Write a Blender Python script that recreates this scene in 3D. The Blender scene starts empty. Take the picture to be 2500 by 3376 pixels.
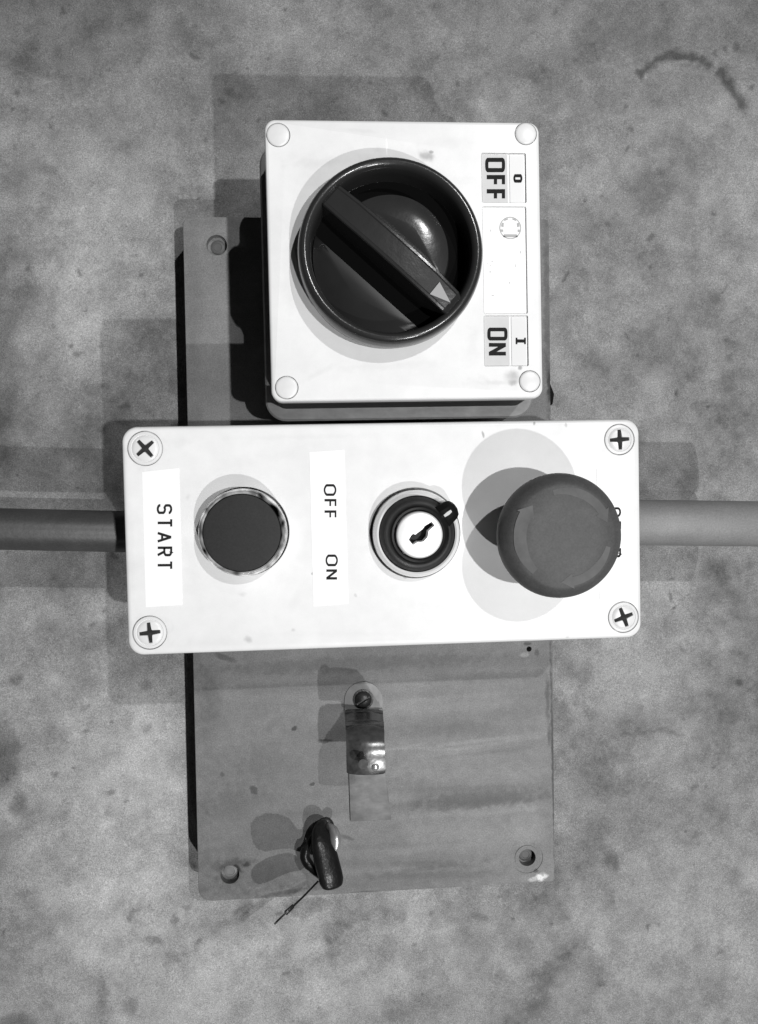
import bpy, bmesh, math, random
import numpy as np
from mathutils import Matrix, Vector

# ------------------------------------------------------------------ frame of reference
# Local frame used while building: x = photo right, y = photo up, z = out of the wall,
# in units of U metres.  The wall stands upright in the world and the phone was held
# sideways, so photo right is world up.
U = 0.000268
M3 = Matrix(((0, -1, 0), (0, 0, -1), (1, 0, 0)))       # local -> world
F, CX, CY = 2507.0, 1250.0, 1688.0                      # focal length and centre in photo pixels
DW = 1307.2                                             # camera to wall
ZQ, ZL, ZP, ZC = 307.2, 314.5, 85.6, 144.0              # control box face, isolator lid, board, conduit axis

def rot(a, b, c):
    return (Matrix.Rotation(a, 3, 'X') @ Matrix.Rotation(b, 3, 'Y') @ Matrix.Rotation(c, 3, 'Z'))
RC = rot(math.radians(-1.759), math.radians(-3.938), math.radians(-1.351))

def W(px, py, z):
    """photo pixel seen on the plane at height z -> local point"""
    d = RC @ Vector(((px - CX) / F, -(py - CY) / F, -1.0))
    t = (DW - z) / -d.z
    return Vector((d.x * t, d.y * t, z))

sc = bpy.context.scene
COL = sc.collection
random.seed(4)

# ------------------------------------------------------------------ camera
cam = bpy.data.cameras.new('camera'); co = bpy.data.objects.new('camera', cam); COL.objects.link(co)
cam.sensor_fit = 'HORIZONTAL'; cam.sensor_width = 36.0; cam.lens = 36.0 * F / 2500.0
cam.clip_start = 0.01; cam.clip_end = 50
mw = (M3 @ RC).to_4x4(); mw.translation = M3 @ (Vector((0, 0, DW)) * U)
co.matrix_world = mw
sc.camera = co

# ------------------------------------------------------------------ world, lamps, exposure
wd = bpy.data.worlds.new('World'); sc.world = wd; wd.use_nodes = True
bg = wd.node_tree.nodes['Background']; bg.inputs[0].default_value = (1, 1, 1, 1); bg.inputs[1].default_value = 0.012
sc.view_settings.view_transform = 'Standard'; sc.view_settings.look = 'None'
sc.view_settings.exposure = 0.0; sc.view_settings.gamma = 1.0

LH = 10000.0
LAMPS = [(.335, -.669, 1.12), (.344, -.116, 1.0), (.354, .467, .88), (.27, -1.35, .09)]
POWER = 163.0
for tx, ty, k in LAMPS:
    ld = bpy.data.lights.new('ceiling_lamp', 'POINT'); ld.energy = POWER * k; ld.shadow_soft_size = 0.020
    lo = bpy.data.objects.new('ceiling_lamp', ld); COL.objects.link(lo)
    lo.location = M3 @ (Vector((tx * LH, ty * LH, LH + ZQ)) * U)

# ------------------------------------------------------------------ materials
def mat(name, base, rough=.5, metal=0.0, noise=(), spots=(), bump=(), attr=None, spec=.5, origin=(0, 0, 0), coat=0):
    """noise: (scale per unit, amount, stretch xyz, detail); spots: (x,y,rx,ry,rot,factor,soft) in local units"""
    m = bpy.data.materials.new(name); m.use_nodes = True
    nt = m.node_tree; N = nt.nodes; Lk = nt.links
    bs = N['Principled BSDF']
    bs.inputs['Roughness'].default_value = rough; bs.inputs['Metallic'].default_value = metal
    bs.inputs['Specular IOR Level'].default_value = spec
    if coat: bs.inputs['Coat Weight'].default_value = coat; bs.inputs['Coat Roughness'].default_value = .12
    tc = N.new('ShaderNodeTexCoord')
    sc_ = N.new('ShaderNodeVectorMath'); sc_.operation = 'SCALE'; sc_.inputs[3].default_value = 1 / U
    Lk.new(tc.outputs['Object'], sc_.inputs[0])
    P = sc_.outputs[0]
    def math_(op, a, b):
        n = N.new('ShaderNodeMath'); n.operation = op
        for i, v in enumerate((a, b)):
            if isinstance(v, (int, float)): n.inputs[i].default_value = v
            else: Lk.new(v, n.inputs[i])
        return n.outputs[0]
    def noise_(scale, stretch, detail):
        mp = N.new('ShaderNodeVectorMath'); mp.operation = 'MULTIPLY'; Lk.new(P, mp.inputs[0])
        mp.inputs[1].default_value = [scale * s for s in stretch]
        nz = N.new('ShaderNodeTexNoise'); nz.inputs['Scale'].default_value = 1.0; nz.inputs['Detail'].default_value = detail
        nz.inputs['Roughness'].default_value = .6
        Lk.new(mp.outputs[0], nz.inputs['Vector']); return nz.outputs['Fac']
    val = None
    if attr:
        at = N.new('ShaderNodeAttribute'); at.attribute_name = attr; val = at.outputs['Fac']
    for scale, amt, st, det in noise:
        f = noise_(scale, st, det)
        v = math_('ADD', math_('MULTIPLY', math_('SUBTRACT', f, .5), 2 * amt), 1.0)
        val = v if val is None else math_('MULTIPLY', val, v)
    if spots:
        nz = N.new('ShaderNodeTexNoise'); nz.inputs['Scale'].default_value = .09; nz.inputs['Detail'].default_value = 3
        Lk.new(P, nz.inputs['Vector'])
        cen = N.new('ShaderNodeVectorMath'); cen.operation = 'SUBTRACT'; Lk.new(nz.outputs['Color'], cen.inputs[0]); cen.inputs[1].default_value = (.5, .5, .5)
        for (x, y, rx, ry, a, fac, soft) in spots:
            sb = N.new('ShaderNodeVectorMath'); sb.operation = 'SUBTRACT'; Lk.new(P, sb.inputs[0])
            sb.inputs[1].default_value = (x, y, 0)
            rt = N.new('ShaderNodeVectorRotate'); rt.rotation_type = 'Z_AXIS'; rt.inputs['Angle'].default_value = -a
            Lk.new(sb.outputs[0], rt.inputs['Vector'])
            ml = N.new('ShaderNodeVectorMath'); ml.operation = 'MULTIPLY'; Lk.new(rt.outputs[0], ml.inputs[0]); ml.inputs[1].default_value = (1 / rx, 1 / ry, 0)
            ad = N.new('ShaderNodeVectorMath'); ad.operation = 'MULTIPLY_ADD'; Lk.new(cen.outputs[0], ad.inputs[0]); ad.inputs[1].default_value = (1.6, 1.6, 0); Lk.new(ml.outputs[0], ad.inputs[2])
            ln = N.new('ShaderNodeVectorMath'); ln.operation = 'LENGTH'; Lk.new(ad.outputs[0], ln.inputs[0])
            mr = N.new('ShaderNodeMapRange'); mr.interpolation_type = 'SMOOTHSTEP'
            Lk.new(ln.outputs['Value'], mr.inputs['Value']); mr.inputs[1].default_value = 1 - soft; mr.inputs[2].default_value = 1 + soft * .3
            mr.inputs[3].default_value = fac; mr.inputs[4].default_value = 1.0
            val = mr.outputs[0] if val is None else math_('MULTIPLY', val, mr.outputs[0])
    if val is None:
        bs.inputs['Base Color'].default_value = (base, base, base, 1)
    else:
        v = math_('MULTIPLY', val, base)
        cl = N.new('ShaderNodeClamp'); Lk.new(v, cl.inputs[0]); cl.inputs[2].default_value = .95
        cb = N.new('ShaderNodeCombineColor')
        for i in range(3): Lk.new(cl.outputs[0], cb.inputs[i])
        Lk.new(cb.outputs[0], bs.inputs['Base Color'])
    prev = None
    for scale, dist, det in bump:
        f = noise_(scale, (1, 1, 1), det)
        bp = N.new('ShaderNodeBump'); bp.inputs['Distance'].default_value = dist * U; bp.inputs['Strength'].default_value = 1.0
        Lk.new(f, bp.inputs['Height'])
        if prev: Lk.new(prev, bp.inputs['Normal'])
        prev = bp.outputs[0]
    if prev: Lk.new(prev, bs.inputs['Normal'])
    return m

# ------------------------------------------------------------------ object helpers
def link(o, parent=None):
    COL.objects.link(o)
    if parent is not None: o.parent = parent
    return o

def place(o, base):
    m = M3.to_4x4(); m.translation = M3 @ (Vector(base) * U); o.matrix_world = m

def thing(name, label, cat, base, group=None):
    o = bpy.data.objects.new(name, None); o.empty_display_size = .01
    link(o); place(o, base)
    o['label'] = label; o['category'] = cat
    if group: o['group'] = group
    return o

def mesh_from(verts, faces, smooth=None):
    me = bpy.data.meshes.new('m')
    me.from_pydata([tuple(c * U for c in v) for v in verts], [], faces)
    bm = bmesh.new(); bm.from_mesh(me)
    bmesh.ops.recalc_face_normals(bm, faces=bm.faces); bm.to_mesh(me); bm.free()
    if smooth is not None:
        me.shade_smooth(); me.set_sharp_from_angle(angle=math.radians(smooth))
    return me

def part(name, me, m, parent=None, loc=None, label=None):
    me.name = name
    o = bpy.data.objects.new(name, me); me.materials.clear(); me.materials.append(m)
    link(o, parent)
    if loc is not None: o.location = Vector(loc) * U
    if label: o['label'] = label
    return o

def cut(me, cutters, smooth=35):
    """boolean difference of meshes (all in the same local frame)"""
    a = bpy.data.objects.new('a', me); COL.objects.link(a)
    tmp = []
    for c in cutters:
        b = bpy.data.objects.new('b', c); COL.objects.link(b); tmp.append(b)
        md = a.modifiers.new('b', 'BOOLEAN'); md.operation = 'DIFFERENCE'; md.object = b; md.solver = 'EXACT'
    dg = bpy.context.evaluated_depsgraph_get(); dg.update()
    out = bpy.data.meshes.new_from_object(a.evaluated_get(dg))
    for b in tmp + [a]: bpy.data.objects.remove(b)
    out.shade_smooth(); out.set_sharp_from_angle(angle=math.radians(smooth))
    return out

def rrect(w, h, r, n=8):
    pts = []
    for cx, cy, a0 in ((w / 2 - r, h / 2 - r, 0), (-w / 2 + r, h / 2 - r, 90), (-w / 2 + r, -h / 2 + r, 180), (w / 2 - r, -h / 2 + r, 270)):
        for i in range(n + 1):
            a = math.radians(a0 + 90 * i / n); pts.append((cx + r * math.cos(a), cy + r * math.sin(a)))
    return pts

def loft(loops, cap0=True, cap1=True, smooth=35):
    n = len(loops[0]); v = [p for l in loops for p in l]; f = []
    for k in range(len(loops) - 1):
        for i in range(n):
            j = (i + 1) % n; f.append((k * n + i, k * n + j, (k + 1) * n + j, (k + 1) * n + i))
    if cap0: f.append(tuple(range(n))[::-1])
    if cap1: f.append(tuple(range((len(loops) - 1) * n, len(loops) * n)))
    return mesh_from(v, f, smooth)

def rbox(w, h, r, prof, n=8, quad=None, smooth=35):
    """stack of rounded rectangles: prof = [(inset, z)...]"""
    loops = []
    for ins, z in prof:
        loops.append([(x, y, z) for x, y in rrect(w - 2 * ins, h - 2 * ins, max(r - ins, .6), n)])
    return loft(loops, smooth=smooth)

def lathe(prof, n=64, smooth=35, cap=True):
    loops = [[(r * math.cos(2 * math.pi * i / n), r * math.sin(2 * math.pi * i / n), z) for i in range(n)] for r, z in prof]
    return loft(loops, cap, cap, smooth)

def ring(prof, n=64, smooth=40):
    """closed profile revolved (no caps)"""
    loops = [[(r * math.cos(2 * math.pi * i / n), r * math.sin(2 * math.pi * i / n), z) for i in range(n)] for r, z in prof]
    return loft(loops + [loops[0]], False, False, smooth) if False else _ring(loops, smooth)
def _ring(loops, smooth):
    n = len(loops[0]); v = [p for l in loops for p in l]; f = []; K = len(loops)
    for k in range(K):
        for i in range(n):
            j = (i + 1) % n; k2 = (k + 1) % K
            f.append((k * n + i, k * n + j, k2 * n + j, k2 * n + i))
    return mesh_from(v, f, smooth)

def cyl(x, y, r, z0, z1, n=40):
    return loft([[(x + r * math.cos(2 * math.pi * i / n), y + r * math.sin(2 * math.pi * i / n), z) for i in range(n)] for z in (z0, z1)])

def prism(poly, z0, z1, top=1.0, smooth=None):
    cx = sum(p[0] for p in poly) / len(poly); cy = sum(p[1] for p in poly) / len(poly)
    return loft([[(x, y, z0) for x, y in poly], [(cx + (x - cx) * top, cy + (y - cy) * top, z1) for x, y in poly]], smooth=35)

def joinm(ms):
    bm = bmesh.new()
    for m in ms: bm.from_mesh(m)
    me = bpy.data.meshes.new('j'); bm.to_mesh(me); bm.free()
    return me

def tube(path, rad, n=20, flat=1.0, up=(0, 0, 1), smooth=60, power=2.0):
    """sweep of an ellipse; rad per point; flat = thickness/width"""
    P = [Vector(p) for p in path]; loops = []
    for i, p in enumerate(P):
        t = (P[min(i + 1, len(P) - 1)] - P[max(i - 1, 0)]).normalized()
        s = t.cross(Vector(up)); s = s.normalized() if s.length > 1e-3 else Vector((1, 0, 0))
        q = s.cross(t)
        r = rad[i] if isinstance(rad, (list, tuple)) else rad
        L = []
        for k in range(n):
            a = 2 * math.pi * k / n
            c, d = math.cos(a), math.sin(a)
            c = math.copysign(abs(c) ** (2 / power), c); d = math.copysign(abs(d) ** (2 / power), d)
            L.append(tuple(p + s * (r * c) + q * (r * flat * d)))
        loops.append(L)
    return loft(loops, smooth=smooth)

def smoothpath(pts, n=8):
    out = []; P = [Vector(p) for p in pts]
    for i in range(len(P) - 1):
        p0, p1, p2, p3 = P[max(i - 1, 0)], P[i], P[i + 1], P[min(i + 2, len(P) - 1)]
        for k in range(n):
            t = k / n
            out.append(.5 * ((2 * p1) + (-p0 + p2) * t + (2 * p0 - 5 * p1 + 4 * p2 - p3) * t * t + (-p0 + 3 * p1 - 3 * p2 + p3) * t ** 3))
    out.append(P[-1]); return out

# ------------------------------------------------------------------ stroke lettering
def arc(cx, cy, rx, ry, a0, a1, n=12):
    return [(cx + rx * math.cos(math.radians(a0 + (a1 - a0) * i / n)), cy + ry * math.sin(math.radians(a0 + (a1 - a0) * i / n))) for i in range(n + 1)]
def roundO(w, r, n=6):
    p = []
    for cx, cy, a0 in ((w - r, 1 - r, 90), (w - r, r, 0), (r, r, -90), (r, 1 - r, -180)):
        p += [(cx + r * math.cos(math.radians(a0 - 90 * i / n)), cy + r * math.sin(math.radians(a0 - 90 * i / n))) for i in range(n + 1)]
    return p + [p[0]]
GL = {
 'S': (.62, [arc(.31, .745, .27, .255, 15, 270, 14)[:-1] + arc(.31, .27, .29, .27, 90, -165, 14)]),
 'T': (.62, [[(0, 1), (.62, 1)], [(.31, 1), (.31, 0)]]),
 'A': (.68, [[(0, 0), (.345, 1)], [(.335, 1), (.68, 0)], [(.13, .33), (.55, .33)]]),
 'R': (.62, [[(0, 0), (0, 1), (.34, 1)] + arc(.34, .745, .24, .255, 90, -90, 10) + [(0, .49)], [(.32, .49), (.6, 0)]]),
 'P': (.58, [[(0, 0), (0, 1), (.34, 1)] + arc(.34, .735, .24, .265, 90, -90, 10) + [(0, .47)]]),
 'O': (.74, [arc(.37, .5, .37, .5, 90, -270, 28)]),
 'F': (.52, [[(.52, 1), (0, 1), (0, 0)], [(0, .52), (.46, .52)]]),
 'N': (.64, [[(0, 0), (0, 1)], [(.64, 0), (.64, 1)], [(.01, .97), (.63, .03)]]),
 'o': (.66, [roundO(.66, .24)]),              # squared bold O
 'I': (.60, [[(.3, 0), (.3, 1)], [(0, 1), (.6, 1)], [(0, 0), (.6, 0)]]),
}
def stroke(poly, w, f, z, z1):
    closed = (Vector(poly[0]) - Vector(poly[-1])).length < 1e-6
    P = [Vector(p) for p in poly]
    if closed: P = P[:-1]
    n = len(P); L, R_ = [], []
    for i in range(n):
        a = P[(i - 1) % n] if (closed or i > 0) else None
        b = P[(i + 1) % n] if (closed or i < n - 1) else None
        d0 = (P[i] - a).normalized() if a is not None else None
        d1 = (b - P[i]).normalized() if b is not None else None
        if d0 is None: d0 = d1
        if d1 is None: d1 = d0
        nn = Vector((-d0.y, d0.x)) + Vector((-d1.y, d1.x))
        nn = nn.normalized() if nn.length > 1e-6 else Vector((-d0.y, d0.x))
        k = min(1 / max(nn.dot(Vector((-d0.y, d0.x))), .35), 2.2) * w / 2
        L.append(P[i] + nn * k); R_.append(P[i] - nn * k)
    v, fc = [], []
    for A in (L, R_):
        for q in A: v.append((*f(q.x, q.y), z1))
    m = n if closed else n - 1
    for i in range(m):
        j = (i + 1) % n; fc.append((i, j, n + j, n + i))
    k = len(v); v += [(x, y, z) for x, y, _ in v]
    for i in range(m):
        j = (i + 1) % n; fc.append((i, j, k + j, k + i)); fc.append((n + i, n + j, k + n + j, k + n + i))
    return v, fc

def lettering(txt, x0, x1, y0, y1, z, sw, gap, parent_base, h=.35, tilt=None):
    """text reading down the photo between pixels y0..y1, glyph tops at pixel x1; sw = stroke / letter height"""
    a = W(x0, y0, z); b = W(x1, y0, z); c = W(x0, y1, z)
    H = (b - a).length; LEN = (c - a).length
    if tilt is None: tilt = (x0, y0, x0, y1)
    adv = sum(GL[ch][0] for ch in txt if ch != ' ') + gap * (len(txt) - 1)
    k = (LEN / H) / adv
    e1 = (b - a) / H; e2 = (c - a) / LEN
    V, Fc = [], []; cur = 0; q = 0
    for ch in txt:
        if ch == ' ': cur += .5; continue
        gw, st = GL[ch]
        for s_ in st:
            def f(gx, gy, cur=cur):
                p = a + e1 * (gy * H * (1 - sw) + sw * H / 2) + e2 * ((cur + gx) * k * H)
                return (p.x - parent_base[0], p.y - parent_base[1])
            s2 = [(min(max(x, sw / 2), gw - sw / 2) if gw > sw else x, y) for x, y in s_]
            v, fc = stroke(s2, sw, f, z - parent_base[2] - .2, z - parent_base[2] + h + .05 * (q % 3))
            o = len(V); V += v; Fc += [tuple(i + o for i in t) for t in fc]; q += 1
        cur += gw + gap
    return mesh_from(V, Fc)

# ------------------------------------------------------------------ material set
WALL = mat('concrete', .242, .92, attr='stain_shade', noise=((.42, .50, (1, 1, 1), 1), (.95, .55, (1, 1, 1), 0), (.2, .16, (1, 1, 1), 3)), bump=((.3, .7, 5), (1.0, .5, 2)), spec=.25)
BOXW = lambda spots: mat('white_plastic', .775, .38, noise=((.012, .11, (1, 1, 1), 4), (.05, .05, (1, 1, 1), 5), (.7, .03, (1, 1, 1), 1)), spots=spots, bump=((.35, .05, 3),), spec=.45)
TAPE = mat('white_tape', .91, .5, noise=((.02, .03, (1, 1, 1), 4), (.3, .02, (1, 1, 1), 2)), bump=((.05, .1, 2),))
INK = mat('black_print', .02, .7, spec=.08)
INKB = mat('bold_black_print', .018, .7, spec=.08, noise=((.3, .3, (1, 1, 1), 2),))
CHROME = mat('chrome', .62, .15, .55, noise=((.05, 3.2, (1, 1, 1), 1),), bump=((.06, 3.5, 2),))  # tone patches stand in for bright and dark reflections
SILVER = mat('satin_silver', .95, .5, .35, spec=.6)
BLACK = mat('black_plastic', .008, .33, spec=.16, bump=((.4, .05, 2),))
DARKCAP = mat('dark_button_plastic', .027, .6, spec=.2, noise=((.42, .25, (1, 1, 1), 1), (.05, .15, (1, 1, 1), 4)))
SWITCH = mat('glossy_dark_plastic', .025, .21, noise=((.03, .15, (1, 1, 1), 3), (.9, .06, (1, 1, 1), 1)), bump=((.04, .35, 3), (.5, .04, 2)), spec=.5)
HEAD = mat('emergency_stop_plastic', .072, .5, noise=((.03, .28, (1, 1, 1), 4), (.12, .14, (1, 1, 1), 3), (.42, .25, (1, 1, 1), 1)), bump=((.1, .2, 3),), spec=.25)
ARROW = mat('faded_arrow_print', .106, .6, noise=((.04, .5, (1, 1, 1), 4),), spec=.25)
TRI = mat('pale_pointer', .32, .5)
SCREWP = mat('white_screw_plastic', .72, .35, noise=((.12, .06, (1, 1, 1), 3),))
CROSSD = mat('dark_cross_slot', .03, .9, spec=.1, noise=((.15, .8, (1, 1, 1), 2),))
CELL = mat('grey_label_field', .56, .45, noise=((.08, .06, (1, 1, 1), 3),))
STEEL = mat('worn_steel', .075, .26, .35, noise=((.025, 1.0, (1, 1, 1), 4), (.1, .6, (1, 1, 1), 4)), bump=((.03, .8, 3),))
DARKSTEEL = mat('dark_fixing_steel', .05, .4, .6, noise=((.1, .3, (1, 1, 1), 3),), bump=((.2, .5, 3),))
RUBBER = mat('black_hook_coating', .010, .3, spec=.22, noise=((.06, .3, (1, 1, 1), 3),), bump=((.06, 1.2, 3),))
PIPE_R = mat('grey_painted_conduit', .215, .55, noise=((.02, .2, (1, 1, .3), 4), (.42, .3, (1, 1, 1), 1)), bump=((.1, .2, 3),))
PIPE_L = mat('dark_conduit', .048, .42, spec=.35, noise=((.02, .4, (1, 1, .3), 4), (.42, .4, (1, 1, 1), 2)), bump=((.06, .5, 3),))

# ------------------------------------------------------------------ wall
def build_wall():
    rs = np.random.RandomState(11)
    nx, ny = 640, 860
    cxy = W(CX, CY, 0)
    hx, hy = 760.0, 1010.0
    xs = np.linspace(cxy.x - hx, cxy.x + hx, nx); ys = np.linspace(cxy.y - hy, cxy.y + hy, ny)
    grow = np.cumsum(2.4 * 1.055 ** np.arange(1, 100))
    xs = np.concatenate([xs[0] - grow[::-1], xs, xs[-1] + grow]); ys = np.concatenate([ys[0] - grow[::-1], ys, ys[-1] + grow])
    X, Y = np.meshgrid(xs, ys)
    def vn(scale, seed, sx=1.0, sy=1.0):
        r = np.random.RandomState(seed); T = r.rand(257, 257)
        u = (X * sx / scale + 1000.37) % 256; v = (Y * sy / scale + 1000.71) % 256
        i = np.floor(u).astype(int); j = np.floor(v).astype(int); fu = u - i; fv = v - j
        fu = fu * fu * (3 - 2 * fu); fv = fv * fv * (3 - 2 * fv); i2 = (i + 1) % 256; j2 = (j + 1) % 256
        return (T[j % 256, i % 256] * (1 - fu) * (1 - fv) + T[j % 256, i2] * fu * (1 - fv) + T[j2, i % 256] * (1 - fu) * fv + T[j2, i2] * fu * fv) - .5
    def fb(sc0, seed, octs=3):
        # rotated value-noise octaves so no lattice shows
        nonlocal X, Y
        X0, Y0 = X, Y; o = 0; amp = 1
        for q in range(octs):
            a_ = .6 + 1.3 * q; X, Y = X0 * math.cos(a_) - Y0 * math.sin(a_), X0 * math.sin(a_) + Y0 * math.cos(a_)
            o = o + amp * vn(sc0 / 1.9 ** q, seed + q); amp *= .72
        X, Y = X0, Y0
        return o
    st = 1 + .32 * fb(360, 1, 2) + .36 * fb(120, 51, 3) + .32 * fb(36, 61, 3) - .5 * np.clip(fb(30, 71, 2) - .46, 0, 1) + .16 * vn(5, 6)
    wx = X + 14 * vn(25, 21) + 8 * vn(9, 22); wy = Y + 14 * vn(25, 23) + 8 * vn(9, 24)
    def blob(px, py, rx, ry, fac, soft=.9, ang=0, warp=1.0):
        nonlocal st
        p = W(px, py, 0); k = DW / F
        ax = X + (wx - X) * warp - p.x; ay = Y + (wy - Y) * warp - p.y
        a = math.radians(ang); bx = (ax * math.cos(a) + ay * math.sin(a)) / (rx * k); by = (-ax * math.sin(a) + ay * math.cos(a)) / (ry * k)
        d = np.sqrt(bx * bx + by * by); t = np.clip((1 + soft * .4 - d) / (soft * 1.0 + .05), 0, 1); t = t * t * (3 - 2 * t)
        st = st * (1 - (1 - fac) * t)
    # dark ring-shaped staining, top right
    A = [(2118, 232), (2147, 214), (2176, 198), (2203, 188), (2230, 184), (2256, 190), (2280, 198), (2310, 208), (2336, 212)]
    B = [(2388, 244), (2404, 264), (2420, 290), (2434, 312), (2447, 332)]
    k = DW / F
    def chain(pts, r, fac):
        nonlocal st
        D = np.full(X.shape, 1e9)
        for (a, b), (c, d) in zip(pts[:-1], pts[1:]):
            p, q = W(a, b, 0), W(c, d, 0); vx, vy = q.x - p.x, q.y - p.y
            t = np.clip(((wx - p.x) * vx + (wy - p.y) * vy) / (vx * vx + vy * vy), 0, 1)
            D = np.minimum(D, 7 * vn(9, 91) + 5 * vn(22, 92) + np.hypot(wx - p.x - t * vx, wy - p.y - t * vy))
        t = np.clip((r * k * 1.75 - D) / (r * k * 1.7), 0, 1); st = st * (1 - (1 - fac) * t * t * (3 - 2 * t))
    chain(A, 16, .42); chain(B, 19, .38); blob(1010, 2985, 80, 36, .66, .4)
    chain([(2060, 2410), (2130, 2418), (2200, 2412), (2260, 2424)], 7, .74)
    chain([(2190, 20), (2200, 90), (2160, 170)], 26, .78)
    chain([(2290, 480), (2300, 560), (2270, 640)], 34, .86)
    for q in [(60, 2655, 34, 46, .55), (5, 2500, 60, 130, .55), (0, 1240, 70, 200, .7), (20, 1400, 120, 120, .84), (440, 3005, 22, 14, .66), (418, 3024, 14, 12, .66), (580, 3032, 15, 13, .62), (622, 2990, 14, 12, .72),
              (340, 3275, 24, 34, .66), (430, 3320, 26, 30, .68), (40, 3370, 60, 30, .6), (150, 3320, 18, 26, .8), (565, 3160, 22, 16, .8), (610, 3150, 12, 10, .74),
              (1316, 3032, 24, 22, .76), (1262, 3000, 16, 22, .8), (1552, 3030, 20, 16, .85), (1655, 3220, 26, 26, .82), (2420, 2885, 44, 40, .72), (2290, 2590, 12, 10, .7),
              (2230, 1293, 9, 9, .5), (655, 655, 10, 9, .45), (2082, 428, 16, 12, .62), (2075, 350, 8, 10, .66), (2066, 400, 8, 8, .8), (312, 805, 26, 18, .84),
              (1829, 1330, 14, 14, .8), (1895, 2450, 22, 30, .82), (1860, 2380, 26, 60, .84), (90, 230, 60, 40, .86), (480, 60, 30, 26, .84), (745, 300, 26, 16, .84), (740, 340, 14, 8, .7),
              (120, 1560, 420, 95, .78), (100, 1900, 380, 80, .82), (2300, 1000, 120, 60, .9), (2150, 760, 60, 180, .9), (2440, 1260, 90, 60, .88), (180, 1050, 90, 50, .88), (60, 560, 80, 50, .9), (240, 2850, 130, 70, .9), (820, 3230, 60, 40, .88),  # leading pair: the conduit's shadow bands painted into the wall tone
              (960, 3320, 40, 26, .86), (1480, 2990, 50, 20, .92), (2150, 2230, 70, 60, .92), (2360, 2080, 60, 40, .92), (1720, 3120, 60, 60, .92), (2200, 3200, 90, 60, .9)]:
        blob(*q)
    blob(2500, -40, 620, 300, .55, 1.6); blob(20, 20, 520, 420, .74, 1.6); blob(1250, 0, 1500, 420, .80, 1.6); blob(40, 960, 140, 300, .80, 1.5); blob(60, 1300, 160, 300, .86, 1.5); blob(700, 330, 160, 260, .86, 1.4)  # uneven lamplight put into the wall tone, darker towards the top
    for q in [(400, 2740, 330, 400, 1.32), (900, 3120, 560, 260, 1.34), (200, 2700, 200, 120, 1.08), (280, 880, 200, 340, 1.3), (300, 1080, 130, 60, 1.15), (1900, 3150, 500, 200, 1.12), (2420, 1800, 200, 400, 1.04), (480, 2500, 120, 260, 1.07), (120, 450, 120, 200, 1.05),  # large pale patches low down paint in the stronger lamplight there
              (2365, 218, 14, 10, 1.2), (1910, 600, 10, 22, 1.25), (420, 2350, 90, 60, 1.06)]:
        blob(*q, soft=1.4)
    # scattered soft pores and pale flecks
    for i in range(420):
        px, py = rs.uniform(-100, 2600), rs.uniform(-100, 3480); r = rs.uniform(4, 13) * (1.9 if rs.rand() < .12 else 1)
        sx = slice(None)
        p = W(px, py, 0); R0 = r * k * 2.6
        i0, i1 = np.searchsorted(xs, [p.x - R0 - 12, p.x + R0 + 12]); j0, j1 = np.searchsorted(ys, [p.y - R0 - 12, p.y + R0 + 12])
        if i1 <= i0 or j1 <= j0: continue
        sub = (slice(j0, j1), slice(i0, i1)); d = np.hypot((wx[sub] - p.x) / (r * k * rs.uniform(.8, 1.5)), (wy[sub] - p.y) / (r * k))
        t = np.clip(1.4 - d, 0, 1); t = t * t * (3 - 2 * t); st[sub] *= 1 - rs.choice([.14, .24, .4, -.14]) * t
    for i in range(150):
        px, py = rs.uniform(-50, 2550), rs.uniform(-50, 3430); rr = rs.uniform(3.5, 6.5)
        p = W(px, py, 0); R0 = rr * k * 2 + 6
        i0, i1 = np.searchsorted(xs, [p.x - R0, p.x + R0]); j0, j1 = np.searchsorted(ys, [p.y - R0, p.y + R0])
        if i1 <= i0 or j1 <= j0: continue
        sub = (slice(j0, j1), slice(i0, i1)); d = np.hypot((X[sub] - p.x) / (rr * k), (Y[sub] - p.y) / (rr * k * rs.uniform(.6, 1)))
        t = np.clip(1.5 - d, 0, 1); st[sub] *= 1 - rs.choice([.35, .5, -.2]) * t
    Z = 2.6 * vn(90, 31) + 1.2 * vn(32, 32) + .5 * vn(11, 33) + .35 * vn(5, 34) - 2.5 * np.clip(.8 - st, 0, .4)
    Z -= Z.max() * 0 + 1.5
    dist = np.maximum(np.abs(X - cxy.x) - hx, np.abs(Y - cxy.y) - hy); fade = np.clip(1 - dist / 1500, 0, 1)
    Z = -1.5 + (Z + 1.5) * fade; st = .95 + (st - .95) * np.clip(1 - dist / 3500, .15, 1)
    NX, NY = len(xs), len(ys)
    V = np.stack([X, Y, Z], -1).reshape(-1, 3) * U
    idx = np.arange(NX * NY).reshape(NY, NX)
    Q = np.stack([idx[:-1, :-1], idx[:-1, 1:], idx[1:, 1:], idx[1:, :-1]], -1).reshape(-1, 4)
    me = bpy.data.meshes.new('wall')
    me.vertices.add(len(V)); me.vertices.foreach_set('co', V.astype(np.float32).ravel())
    me.loops.add(Q.size); me.loops.foreach_set('vertex_index', Q.astype(np.int32).ravel())
    me.polygons.add(len(Q)); me.polygons.foreach_set('loop_start', np.arange(0, Q.size, 4, dtype=np.int32))
    me.update(calc_edges=True); me.shade_smooth()
    a = me.attributes.new('stain_shade', 'FLOAT', 'POINT'); a.data.foreach_set('value', np.clip(st, .15, 2.2).astype(np.float32).ravel())
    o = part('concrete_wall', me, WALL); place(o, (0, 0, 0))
    o['kind'] = 'structure'; o['label'] = 'mottled grey concrete wall with a dark stained curve near one corner'
build_wall()

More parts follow.
